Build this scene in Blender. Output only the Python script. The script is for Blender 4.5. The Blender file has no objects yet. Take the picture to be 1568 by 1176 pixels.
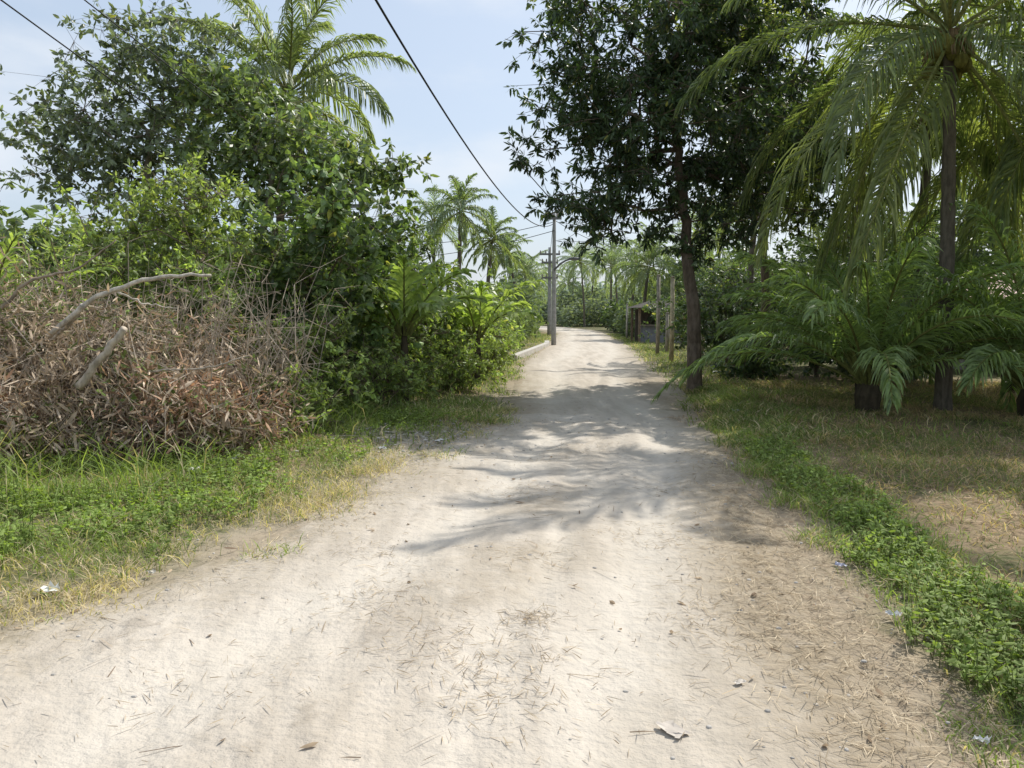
import bpy, math
import numpy as np
from mathutils import Vector
rng = np.random.default_rng(7)
UP = np.array([0,0,1.0])

# ------------------------------------------------------------------ utils
def frac(a): return a-np.floor(a)
def hsh(ix,iy,seed): return frac(np.sin(ix*127.1+iy*311.7+seed*74.7)*43758.5453)
def vnoise(x,y,s,seed=0):
    x=np.asarray(x,float)/s; y=np.asarray(y,float)/s
    ix=np.floor(x); iy=np.floor(y); fx=x-ix; fy=y-iy
    fx=fx*fx*(3-2*fx); fy=fy*fy*(3-2*fy)
    a=hsh(ix,iy,seed); b=hsh(ix+1,iy,seed); c=hsh(ix,iy+1,seed); d=hsh(ix+1,iy+1,seed)
    return (a*(1-fx)+b*fx)*(1-fy)+(c*(1-fx)+d*fx)*fy
def norm(v):
    return v/np.maximum(np.linalg.norm(v,axis=-1,keepdims=True),1e-9)
def sstep(a,b,x):
    t=np.clip((x-a)/(b-a),0,1); return t*t*(3-2*t)

YE=[-30,-6,0,2.6,3.8,4.5,5.9,7,8.6,11,15.8,23.7,38,63,75,90,110,130]
XLs=[-5,-4,-3.4,-3,-2.5,-1.95,-1.5,-1.2,-1.0,-0.1,0.2,0.35,1.8,3.8,3.3,1,-5,-14]
XRs=[1.5,1.5,1.4,1.42,1.4,1.5,1.8,2.05,2.3,2.65,3.4,4.0,5.6,7.4,7.6,6,1,-7]
def XL(y): return np.interp(y,YE,XLs)
def XR(y): return np.interp(y,YE,XRs)
def droad(x,y): return np.minimum(x-XL(y),XR(y)-x)
def rutf(x,y):
    wob=(vnoise(y*0,y,5.,61)-.5)*.35
    c=(x-(XL(y)+XR(y))/2)/(np.maximum(XR(y)-XL(y),.5)/2)+wob
    r=np.exp(-((np.abs(c)-.45)/.15)**2)
    c2=c-.25+(vnoise(y*0,y,3.1,62)-.5)*.5
    c3=c+.12+(vnoise(y*0,y,4.1,63)-.5)*.6
    r2=.5*np.exp(-(np.abs(c2)/.06)**2)+.4*np.exp(-(np.abs(c3)/.05)**2)
    return np.clip(r+r2,0,1)
def hgt(x,y):
    f=1-sstep(22,34,y)
    d=droad(x,y)
    off=sstep(0.0,1.2,-d)
    h=(vnoise(x,y,2.3,1)-.5)*.06+(vnoise(x,y,.9,2)-.5)*.035
    h=h+off*((vnoise(x,y,3.1,3))*.16)
    h=h-(1-off)*rutf(x,y)*.035+(1-off)*(vnoise(x,y,.5,5)-.5)*.075*sstep(4,8,y)*vnoise(x,y,1.7,66)+(1-off)*(vnoise(x,y,.27,6)-.5)*.016*vnoise(x,y,1.2,67)
    return h*f

class Acc:
    def __init__(s): s.v=[];s.q=[];s.c=[];s.m=[];s.n=0
    def add(s,v,q,c,m):
        v=np.asarray(v,float).reshape(-1,3); q=np.asarray(q,np.int64).reshape(-1,4)
        c=np.asarray(c,float)
        if c.ndim==1: c=np.tile(c,(len(v),1))
        s.v.append(v); s.q.append(q+s.n); s.c.append(c); s.m.append(np.full(len(q),m,np.int32)); s.n+=len(v)
    def merge(s,o):
        base=s.n
        for v,q,c,m in zip(o.v,o.q,o.c,o.m):
            s.v.append(v); s.q.append(q+base); s.c.append(c); s.m.append(m)
        s.n+=o.n
    def build(s,name,mats,smooth=False,parent=None):
        V=np.concatenate(s.v);Q=np.concatenate(s.q);C=np.concatenate(s.c);M=np.concatenate(s.m)
        me=bpy.data.meshes.new(name+"_mesh")
        me.vertices.add(len(V)); me.vertices.foreach_set("co",V.astype(np.float32).ravel())
        me.loops.add(len(Q)*4); me.loops.foreach_set("vertex_index",Q.astype(np.int32).ravel())
        me.polygons.add(len(Q)); me.polygons.foreach_set("loop_start",(np.arange(len(Q))*4).astype(np.int32))
        me.polygons.foreach_set("material_index",M)
        me.polygons.foreach_set("use_smooth",np.full(len(Q),smooth))
        a=me.attributes.new("Col","FLOAT_COLOR","POINT")
        a.data.foreach_set("color",np.concatenate([C,np.ones((len(C),1))],1).astype(np.float32).ravel())
        me.update(calc_edges=True)
        for m in mats: me.materials.append(m)
        o=bpy.data.objects.new(name,me); bpy.context.scene.collection.objects.link(o)
        if parent: o.parent=parent
        return o

def leaves(acc,P,D,L,W,C,mat=1,upj=.5,fold=.25):
    n=len(P)
    if n==0: return
    D=norm(D); up=UP+rng.normal(0,upj,(n,3)); S=norm(np.cross(D,up)); N=np.cross(S,D)
    L=np.broadcast_to(L,(n,)).reshape(-1,1); W=np.broadcast_to(W,(n,)).reshape(-1,1)
    B=P; T=P+D*L-N*L*.18
    r1=P+D*L*.28+S*W*.5-N*W*fold; r2=P+D*L*.66+S*W*.42-N*W*fold-N*L*.06
    l1=P+D*L*.28-S*W*.5-N*W*fold; l2=P+D*L*.66-S*W*.42-N*W*fold-N*L*.06
    V=np.stack([B,r1,r2,T,l2,l1],1)
    i=np.arange(n)[:,None]*6
    q=np.stack([i+np.array([0,1,2,3]),i+np.array([0,3,4,5])],1)
    acc.add(V,q,np.repeat(C,6,axis=0),mat)

def blades(acc,P,D,L,W,C,mat=0,bend=.5):
    n=len(P)
    if n==0: return
    D=norm(D); L=np.broadcast_to(L,(n,)).reshape(-1,1); W=np.broadcast_to(W,(n,)).reshape(-1,1)
    H=D.copy(); H[:,2]=0; H=norm(H+1e-6)
    S=norm(np.cross(D,UP+rng.normal(0,.3,(n,3))))
    D2=norm(D+H*bend-UP*bend*.6)
    p1=P+D*L*.5; p2=p1+D2*L*.5
    V=np.stack([P-S*W*.4,P+S*W*.4,p1+S*W*.5,p1-S*W*.5,p2+S*W*.06,p2-S*W*.06],1)
    i=np.arange(n)[:,None]*6
    q=np.stack([i+np.array([0,1,2,3]),i+np.array([3,2,4,5])],1)
    acc.add(V,q,np.repeat(C,6,axis=0),mat)

def segs(acc,A,B,ra,rb,sides,C,mat=0):
    A=np.asarray(A,float).reshape(-1,3);B=np.asarray(B,float).reshape(-1,3);n=len(A)
    if n==0: return
    ra=np.broadcast_to(ra,(n,));rb=np.broadcast_to(rb,(n,))
    D=norm(B-A); ref=np.where(np.abs(D[:,2:3])>.9,np.array([[1.,0,0]]),np.array([[0,0,1.]]))
    S=norm(np.cross(D,ref));N=np.cross(S,D)
    a=np.linspace(0,2*np.pi,sides,endpoint=False)
    ring=S[:,None]*np.cos(a)[None,:,None]+N[:,None]*np.sin(a)[None,:,None]
    V=np.concatenate([A[:,None]+ring*ra[:,None,None],B[:,None]+ring*rb[:,None,None]],1)
    i=np.arange(n)[:,None,None]*(2*sides); k=np.arange(sides); k2=(k+1)%sides
    q=(i+np.stack([k,k2,k2+sides,k+sides],1)[None])
    C=np.asarray(C,float)
    acc.add(V,q,C if C.ndim==1 else np.repeat(C,2*sides,axis=0),mat)

def tube(acc,P,R,sides,C,mat=0,cap=True):
    P=np.asarray(P,float);R=np.broadcast_to(R,(len(P),))
    T=norm(np.gradient(P,axis=0)); 
    ref=np.array([1.,0,0]) if abs(T[0][2])>.7 else UP
    V=[]
    for p,t,r in zip(P,T,R):
        s=np.cross(t,ref); s/=np.linalg.norm(s); nn=np.cross(s,t)
        a=np.linspace(0,2*np.pi,sides,endpoint=False)
        V.append(p+(s*np.cos(a)[:,None]+nn*np.sin(a)[:,None])*r)
    n=len(P)
    if cap:
        V=[np.tile(P[0],(sides,1))]+V+[np.tile(P[-1],(sides,1))]; n+=2
    q=[]
    k=np.arange(sides);k2=(k+1)%sides
    for i in range(n-1): q.append(np.stack([i*sides+k,i*sides+k2,(i+1)*sides+k2,(i+1)*sides+k],1))
    acc.add(np.concatenate(V),np.concatenate(q),C,mat)

def sphere(acc,c,r,C,mat=0,a=7,b=5,sq=(1,1,1)):
    th=np.linspace(0,np.pi,b+1);ph=np.linspace(0,2*np.pi,a,endpoint=False)
    V=np.array([[math.sin(t)*math.cos(p)*sq[0],math.sin(t)*math.sin(p)*sq[1],math.cos(t)*sq[2]] for t in th for p in ph])*r+np.asarray(c)
    q=[[i*a+j,(i+1)*a+j,(i+1)*a+(j+1)%a,i*a+(j+1)%a] for i in range(b) for j in range(a)]
    acc.add(V,q,C,mat)

def box(acc,lo,hi,C,mat=0):
    x0,y0,z0=lo;x1,y1,z1=hi
    V=[[x0,y0,z0],[x1,y0,z0],[x1,y1,z0],[x0,y1,z0],[x0,y0,z1],[x1,y0,z1],[x1,y1,z1],[x0,y1,z1]]
    q=[[0,3,2,1],[4,5,6,7],[0,1,5,4],[1,2,6,5],[2,3,7,6],[3,0,4,7]]
    acc.add(V,q,C,mat)

# ------------------------------------------------------------------ materials
def newmat(n):
    m=bpy.data.materials.new(n); m.use_nodes=True; nt=m.node_tree; nt.nodes.clear(); return m,nt
def N(nt,t,**k):
    n=nt.nodes.new(t)
    for a,b in k.items(): setattr(n,a,b)
    return n
def math_(nt,op,a,b=None,clamp=False):
    n=N(nt,'ShaderNodeMath',operation=op); n.use_clamp=clamp
    for i,v in enumerate((a,b)):
        if v is None: continue
        if isinstance(v,(int,float)): n.inputs[i].default_value=v
        else: nt.links.new(v,n.inputs[i])
    return n.outputs[0]
def mixc(nt,f,a,b,blend='MIX'):
    n=N(nt,'ShaderNodeMix',data_type='RGBA',blend_type=blend)
    for s,v in ((n.inputs[0],f),(n.inputs[6],a),(n.inputs[7],b)):
        if isinstance(v,(int,float)): s.default_value=v
        elif isinstance(v,tuple): s.default_value=(*v,1)
        else: nt.links.new(v,s)
    return n.outputs[2]
def noise(nt,vec,scale,detail=4,rough=.55):
    n=N(nt,'ShaderNodeTexNoise'); n.inputs['Scale'].default_value=scale;n.inputs['Detail'].default_value=detail;n.inputs['Roughness'].default_value=rough
    nt.links.new(vec,n.inputs['Vector']); return n.outputs[0]
def mrange(nt,v,a,b,c=0.,d=1.):
    n=N(nt,'ShaderNodeMapRange'); n.interpolation_type='SMOOTHSTEP'
    nt.links.new(v,n.inputs[0]); 
    for i,x in enumerate((a,b,c,d)): n.inputs[i+1].default_value=x
    return n.outputs[0]

def leafmat(name,rough=.5,trans=.44,tint=(1.4,1.5,.55),spec=.35,lo=1.35,hi=2.2,sat=.80,hue=.493):
    m,nt=newmat(name)
    a=N(nt,'ShaderNodeAttribute',attribute_name='Col')
    co=N(nt,'ShaderNodeTexCoord').outputs['Object']
    nz=mrange(nt,noise(nt,co,9,2),.3,.7,lo,hi)
    n=N(nt,'ShaderNodeVectorMath',operation='SCALE'); nt.links.new(a.outputs['Color'],n.inputs[0]); nt.links.new(nz,n.inputs['Scale'])
    hs=N(nt,'ShaderNodeHueSaturation'); hs.inputs['Saturation'].default_value=sat; hs.inputs['Hue'].default_value=hue; nt.links.new(n.outputs[0],hs.inputs['Color'])
    col=hs.outputs[0]
    p=N(nt,'ShaderNodeBsdfPrincipled'); nt.links.new(col,p.inputs['Base Color']); p.inputs['Roughness'].default_value=rough
    p.inputs['Specular IOR Level'].default_value=spec
    t=N(nt,'ShaderNodeBsdfTranslucent'); nt.links.new(mixc(nt,1.,col,tint,'MULTIPLY'),t.inputs['Color'])
    mx=N(nt,'ShaderNodeMixShader'); mx.inputs[0].default_value=trans
    nt.links.new(p.outputs[0],mx.inputs[1]);nt.links.new(t.outputs[0],mx.inputs[2])
    o=N(nt,'ShaderNodeOutputMaterial'); nt.links.new(mx.outputs[0],o.inputs[0]); return m
def colmat(name,rough=.85,nscale=14,lo=.6,hi=1.3,bump=.4,stretch=(1,1,1),metal=0):
    m,nt=newmat(name)
    a=N(nt,'ShaderNodeAttribute',attribute_name='Col')
    co=N(nt,'ShaderNodeTexCoord').outputs['Object']
    mp=N(nt,'ShaderNodeMapping'); mp.inputs['Scale'].default_value=stretch; nt.links.new(co,mp.inputs[0])
    nn=noise(nt,mp.outputs[0],nscale,5,.65)
    nz=mrange(nt,nn,.3,.7,lo,hi)
    n=N(nt,'ShaderNodeVectorMath',operation='SCALE'); nt.links.new(a.outputs['Color'],n.inputs[0]); nt.links.new(nz,n.inputs['Scale'])
    p=N(nt,'ShaderNodeBsdfPrincipled'); nt.links.new(n.outputs[0],p.inputs['Base Color']); p.inputs['Roughness'].default_value=rough
    p.inputs['Metallic'].default_value=metal; p.inputs['Specular IOR Level'].default_value=.25
    if bump>0:
        b=N(nt,'ShaderNodeBump'); b.inputs['Strength'].default_value=bump; b.inputs['Distance'].default_value=.02
        nt.links.new(nn,b.inputs['Height']); nt.links.new(b.outputs[0],p.inputs['Normal'])
    o=N(nt,'ShaderNodeOutputMaterial'); nt.links.new(p.outputs[0],o.inputs[0]); return m

LEAF=leafmat("leaf"); LEAFG=leafmat("glossy_leaf",rough=.42,trans=.38,spec=.42)
MANGOLEAF=leafmat("mango_leaf",rough=.4,trans=.34,spec=.45,lo=1.1,hi=1.8,hue=.5)
FARLEAF=leafmat("far_leaf",rough=.75,trans=.35,spec=.1,sat=.65,hue=.5)
FROND=leafmat("palm_leaflet",rough=.42,trans=.48,spec=.42)
GRASS=leafmat("grass_blade",rough=.6,trans=.4,spec=.2,lo=1.1,hi=1.65,sat=.88)
DRY=leafmat("dry_leaf",rough=.85,trans=.22,tint=(1.1,1,.8),spec=.12,lo=.9,hi=1.35,sat=.9,hue=.5)
BARK=colmat("bark",stretch=(1,1,.35)); CONC=colmat("concrete",nscale=6,lo=.8,hi=1.12,bump=.15)
MISC=colmat("painted_surface",rough=.6,nscale=5,lo=.8,hi=1.1,bump=.0)
STONE=colmat("pebble",nscale=30,lo=.85,hi=1.1,bump=0)

def groundmat():
    m,nt=newmat("sandy_ground")
    co=N(nt,'ShaderNodeTexCoord').outputs['Object']
    a=N(nt,'ShaderNodeAttribute',attribute_name='Col')
    sp=N(nt,'ShaderNodeSeparateColor'); nt.links.new(a.outputs['Color'],sp.inputs[0])
    d=math_(nt,'MULTIPLY',math_(nt,'SUBTRACT',sp.outputs[0],.5),4.0)
    dry=sp.outputs[1]; patch=sp.outputs[2]
    n1=noise(nt,co,2.2,6,.65); n2=noise(nt,co,9,6,.65); n3=noise(nt,co,45,3,.6); n4=noise(nt,co,.8,4,.55); n5=noise(nt,co,4.5,5,.6)
    mp=N(nt,'ShaderNodeMapping'); mp.inputs['Scale'].default_value=(3.0,.36,1); mp.inputs['Rotation'].default_value=(0,0,.14); nt.links.new(co,mp.inputs[0])
    nt1=noise(nt,mp.outputs[0],1.4,3,.5)
    dd=math_(nt,'ADD',d,math_(nt,'MULTIPLY',math_(nt,'SUBTRACT',n1,.5),1.3))
    dd=math_(nt,'ADD',dd,math_(nt,'MULTIPLY',math_(nt,'SUBTRACT',n2,.5),.8))
    rf=mrange(nt,dd,-.25,.15)
    A=(.535,.475,.402);B=(.44,.388,.325);Cc=(.30,.255,.205)
    rc=mixc(nt,mrange(nt,nt1,.38,.60),A,B)
    rc=mixc(nt,math_(nt,'MULTIPLY',mrange(nt,n4,.45,.66),.45),rc,(.555,.505,.437))
    rc=mixc(nt,math_(nt,'MULTIPLY',mrange(nt,math_(nt,'ADD',math_(nt,'MULTIPLY',n1,.6),math_(nt,'MULTIPLY',n2,.4)),.53,.64),.5),rc,Cc)
    rc=mixc(nt,math_(nt,'MULTIPLY',mrange(nt,n5,.56,.70),.45),rc,(.34,.298,.245))
    rc=mixc(nt,math_(nt,'MULTIPLY',mrange(nt,n3,.45,.72),.2),rc,(.31,.27,.22))
    rc=mixc(nt,math_(nt,'MULTIPLY',patch,.8),rc,(.57,.52,.452))
    mg=mrange(nt,dd,.02,.8,.55,0.)
    rc=mixc(nt,mg,rc,(.33,.28,.21))
    rc=mixc(nt,math_(nt,'MULTIPLY',dry,mrange(nt,n2,.25,.55,.25,.85)),rc,(.27,.215,.145))
    gr=mixc(nt,mrange(nt,n2,.35,.65),(.08,.09,.038),(.20,.175,.10))
    dr=mixc(nt,mrange(nt,n2,.35,.65),(.29,.215,.145),(.20,.16,.09))
    oc=mixc(nt,mrange(nt,math_(nt,'ADD',dry,math_(nt,'MULTIPLY',math_(nt,'SUBTRACT',n1,.5),.9)),.35,.65),gr,dr)
    oc=mixc(nt,mrange(nt,dd,-1.0,-.2,0.,.8),oc,(.34,.285,.215))
    c=mixc(nt,rf,oc,rc)
    c=mixc(nt,math_(nt,'MULTIPLY',patch,mrange(nt,n2,.35,.6,0.,.6)),c,(.54,.49,.42))
    p=N(nt,'ShaderNodeBsdfPrincipled'); nt.links.new(c,p.inputs['Base Color']); p.inputs['Roughness'].default_value=.95; p.inputs['Specular IOR Level'].default_value=.1
    hh=math_(nt,'ADD',math_(nt,'MULTIPLY',n1,1.),math_(nt,'ADD',math_(nt,'MULTIPLY',n2,.4),math_(nt,'MULTIPLY',n3,.05)))
    hh=math_(nt,'ADD',hh,math_(nt,'MULTIPLY',n5,.8))
    b=N(nt,'ShaderNodeBump'); b.inputs['Strength'].default_value=.65; b.inputs['Distance'].default_value=.05
    nt.links.new(hh,b.inputs['Height']); nt.links.new(b.outputs[0],p.inputs['Normal'])
    o=N(nt,'ShaderNodeOutputMaterial'); nt.links.new(p.outputs[0],o.inputs[0]); return m
GROUND=groundmat()

# ------------------------------------------------------------------ ground + road
def dryness(x,y):
    right=sstep(2.35,2.9,x)*sstep(1.5,3,y)*(1-sstep(17,22,y))
    dx=x-XR(y)
    straw=np.exp(-((dx-.05)/np.where(dx<0,.42,.6))**2)*(1-sstep(6.5,9,y))*sstep(1.5,2.5,y)
    left=np.exp(-(((x+4.4)/2.2)**2+((y-8.6)/1.4)**2))
    lv=.75*sstep(.5,.75,vnoise(x,y,1.3,71))*(x<XL(y))
    mid=.45*np.exp(-((x-.1)/.7)**2)*sstep(.45,.75,vnoise(x,y,.7,72))*(y<14)
    return np.clip(right*(.3+.9*vnoise(x,y,1.1,9))+straw+left+lv+mid,0,1)
def gravelp(x,y):
    return np.clip(np.exp(-(((x+1.2)/1.0)**2+((y-9.6)/1.1)**2))+.85*rutf(x,y)*(droad(x,y)>.1)*(.3+.9*vnoise(x,y,1.1,73)),0,1)
def gcol(x,y):
    return np.stack([np.clip(droad(x,y)/4+.5,0,1),dryness(x,y),gravelp(x,y)],-1)
def axis(segments):
    o=[]
    for a,b,s in segments: o.append(np.arange(a,b,s))
    return np.concatenate(o)
gx=axis([(-2500,-300,300),(-300,-60,30),(-60,-12,3),(-12,-5,.35),(-5,5,.12),(5,14,.35),(14,60,3),(60,300,30),(300,2600,300)])
gy=axis([(-300,-30,30),(-30,0,2),(0,2,.3),(2,14,.12),(14,30,.3),(30,70,1.2),(70,150,5),(150,400,40),(400,3300,300)])
def grid(X,Y,Z,name,mat):
    r,c=X.shape; V=np.stack([X,Y,Z],-1).reshape(-1,3)
    i=np.arange(r*c).reshape(r,c)
    q=np.stack([i[:-1,:-1],i[:-1,1:],i[1:,1:],i[1:,:-1]],-1).reshape(-1,4)
    a=Acc(); a.add(V,q,gcol(V[:,0],V[:,1]),0); return a.build(name,[mat],smooth=True)
X,Y=np.meshgrid(gx,gy); grid(X,Y,hgt(X,Y)-.012,"ground",GROUND)
ry=axis([(-25,2,.5),(2,15,.05),(15,30,.2),(30,125,1.)])
NT=120
t=np.linspace(0,1,NT)
Yr=np.repeat(ry[:,None],NT,1); Xr=XL(Yr)-.35+(XR(Yr)-XL(Yr)+.7)*t[None]
dr_=droad(Xr,Yr); Zr=hgt(Xr,Yr)+.014+.012*sstep(15,30,Yr)-.06*(1-sstep(-.35,-.05,dr_+.0))
grid(Xr,Yr,Zr,"dirt_road",GROUND)

# ------------------------------------------------------------------ colours
def pal(n,a,b,j=.15,yellow=0.,ycol=(.22,.22,.04)):
    t=rng.random((n,1)); c=np.array(a)*(1-t)+np.array(b)*t
    c=c*(1+rng.normal(0,j,(n,1)))
    if yellow>0:
        k=rng.random(n)<yellow; c[k]=np.array(ycol)*(1+rng.normal(0,.15,(k.sum(),1)))
    return np.clip(c,.004,.9)

# ------------------------------------------------------------------ tree / shrub generator
def tree(name,trunk,r0,ells,n_attr,tips,lpt,lsize,aspect,ca,cb,bark=(.16,.12,.085),rad=.4,droop=.35,
         yellow=.02,ycol=(.22,.22,.04),mat=None,gap=.0,rexp=.45,rtip=.006,clj=.25,seed=0,upj=.6,top=None,gs=1.1):
    acc=Acc(); mat=mat or LEAF
    trunk=np.array(trunk,float)
    tt=np.linspace(0,1,len(trunk)); td=np.linspace(0,1,len(trunk)*4)
    nodes=[np.array([np.interp(s,tt,trunk[:,k]) for k in range(3)]) for s in td]
    for i in range(1,len(nodes)): nodes[i][:2]+=rng.normal(0,r0*.18,2)
    par=[-1]+list(range(len(nodes)-1)); ntr=len(nodes)
    vol=np.array([e[3]*e[4]*e[5] for e in ells]); vol=vol**.85; vol/=vol.sum()
    att=[]
    while len(att)<n_attr:
        e=ells[rng.choice(len(ells),p=vol)]
        d=rng.normal(size=3); d/=np.linalg.norm(d); p=np.array(e[:3])+d*np.array(e[3:6])*(rng.random()**rexp)
        if p[2]<.15: continue
        if gap>0 and vnoise(p[0]*1.+p[2]*.6,p[1]*.6+p[2],gs,seed+20)<gap: continue
        att.append(p)
    att=np.array(att); ref=nodes[-1]
    att=att[np.argsort(np.linalg.norm(att-ref,axis=1))]
    for p in att:
        A=np.array(nodes); dd=np.linalg.norm(A-p,axis=1)
        dd[:max(1,int(ntr*.45))]+=3.0 if ntr>8 else 0
        dd+=np.where(A[:,2]>p[2]+.2,.6,0)
        j=int(np.argmin(dd)); a=A[j]; L=np.linalg.norm(p-a); k=max(1,int(L/.45)); prev=j
        for i in range(1,k+1):
            s=i/k; q=a+(p-a)*s+(np.array([0,0,.12*L*math.sin(s*math.pi)]) if k>1 else 0)
            if i<k: q=q+rng.normal(0,.05,3)
            nodes.append(q); par.append(prev); prev=len(nodes)-1
    A=np.array(nodes); par=np.array(par); cnt=np.zeros(len(A))
    leafn=np.ones(len(A),bool); leafn[par[1:]]=False; cnt[leafn]=1
    for i in range(len(A)-1,0,-1): cnt[par[i]]+=cnt[i]
    r=np.minimum(rtip*cnt**.5,r0*.75)
    idx=np.arange(ntr,len(A)); 
    bc=np.array(bark)
    if len(idx): segs(acc,A[par[idx]],A[idx],np.maximum(r[idx]*1.15,rtip),r[idx],5,bc,0)
    rt=r0*(1-.55*np.linspace(0,1,ntr)); rt[0]*=1.35
    tube(acc,A[:ntr],rt,10,bc,0)
    n=len(att)*tips
    base=np.repeat(att,tips,axis=0); off=rng.normal(0,rad,(n,3))*np.array([1,1,.75])
    tp=base+off; tp[:,2]=np.maximum(tp[:,2],.1)
    segs(acc,base,tp,rtip*.7,rtip*.4,3,bc,0)
    cl=np.repeat(1+rng.normal(0,clj,(len(att),1)),tips,axis=0)
    cen=np.mean([e[:3] for e in ells],axis=0)
    od=norm(norm(off)+norm(tp-cen)*.4+np.array([0,0,.3]))
    P=np.repeat(tp,lpt,axis=0); O=np.repeat(od,lpt,axis=0); cl=np.repeat(cl,lpt,axis=0); m=len(P)
    D=norm(O*.5+rng.normal(0,.75,(m,3))-UP*droop)
    sz=lsize*rng.uniform(.6,1.2,m)
    P=P+D*sz[:,None]*.15-O*rng.random((m,1))*lsize*1.2
    C=pal(m,ca,cb,.15,yellow,ycol)*np.clip(cl,.5,1.7)
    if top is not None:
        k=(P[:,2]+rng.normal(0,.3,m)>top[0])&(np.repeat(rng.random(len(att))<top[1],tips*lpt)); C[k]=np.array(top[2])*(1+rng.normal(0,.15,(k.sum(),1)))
    leaves(acc,P,D,sz,sz*aspect,C,1,upj)
    return acc.build(name,[BARK,mat])

def shrub(name,x,y,h,rx,ry,n_attr,lsize,ca,cb,aspect=.45,tips=6,lpt=9,rad=.28,**k):
    tr=[(x,y,-.1),(x+rng.normal(0,.1),y,h*.25),(x+rng.normal(0,.15),y,h*.5)]
    e=[(x,y,h*.45,rx,ry,h*.50)]
    for i in range(4):
        a=rng.random()*6.28; e.append((x+math.cos(a)*rx*.7,y+math.sin(a)*ry*.6,h*rng.uniform(.35,.88),rx*.42,ry*.42,h*.18))
    k.setdefault('gap',.2); k.setdefault('seed',int(abs(x)*13+y)); k.setdefault('clj',.36)
    return tree(name,tr,.06,e,n_attr,tips,lpt,lsize,aspect,ca,cb,rad=rad,gs=.8,**k)

# ------------------------------------------------------------------ palms
def frond(acc,base,az,elev,L,droop,n,ll,lw,ca,cb,hang=.5,vee=.25,rr=.02,rcol=(.16,.17,.05),t0=.16):
    k=16; s=np.linspace(0,1,k+1); e=elev-droop*s**1.3
    H=np.array([math.cos(az),math.sin(az),0])
    T=np.cos(e)[:,None]*H+np.sin(e)[:,None]*UP
    side=np.array([math.sin(az),-math.cos(az),0.]); roll=rng.normal(0,.25)
    curve=rng.normal(0,.12)
    P=np.zeros((k+1,3)); P[0]=base
    for i in range(k): P[i+1]=P[i]+(T[i]+side*curve*s[i])*L/k
    P[:,2]=np.maximum(P[:,2],.06)
    tube(acc,P,rr*(1-.85*s)+.003,5,np.array(rcol),0,cap=False)
    t=np.repeat(np.linspace(t0,.995,n),2); sg=np.tile([1.,-1.],n)
    t=np.clip(t+rng.normal(0,.004,2*n),0,1)
    p0=np.stack([np.interp(t,s,P[:,c]) for c in range(3)],1); Tt=norm(np.stack([np.interp(t,s,T[:,c]) for c in range(3)],1))
    Nn=norm(np.cross(side,Tt)); Nn=np.where(Nn[:,2:3]<0,-Nn,Nn)
    sd=norm(side[None]*math.cos(roll)+Nn*math.sin(roll))
    A=.55+.75*t+rng.normal(0,.08,2*n)
    D=norm(sd*(sg*np.cos(A))[:,None]+Tt*np.sin(A)[:,None]+Nn*(vee+rng.normal(0,.12,(2*n,1))))
    l=ll*np.clip(np.sin(np.pi*(.16+.74*t))**.7,.2,1)*rng.uniform(.85,1.1,2*n)
    l=l[:,None]; g=-UP
    hg=hang*rng.uniform(.6,1.4,(2*n,1))
    p1=p0+D*l*.4; D2=norm(D+g*hg); p2=p1+D2*l*.33; D3=norm(D+g*hg*2.4); p3=p2+D3*l*.27
    Wd=norm(Tt-(Tt*D).sum(1,keepdims=True)*D+rng.normal(0,.25,(2*n,3))); w=lw*.5
    V=np.stack([p0-Wd*w*.5,p0+Wd*w*.5,p1+Wd*w,p1-Wd*w,p2+Wd*w*.8,p2-Wd*w*.8,p3+Wd*w*.1,p3-Wd*w*.1],1)
    V[...,2]=np.maximum(V[...,2],.03)
    i=np.arange(2*n)[:,None]*8
    q=np.stack([i+np.array([0,1,2,3]),i+np.array([3,2,4,5]),i+np.array([5,4,6,7])],1)
    C=pal(2*n,ca,cb,.15)
    acc.add(V,q,np.repeat(C,8,axis=0),1)

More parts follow.
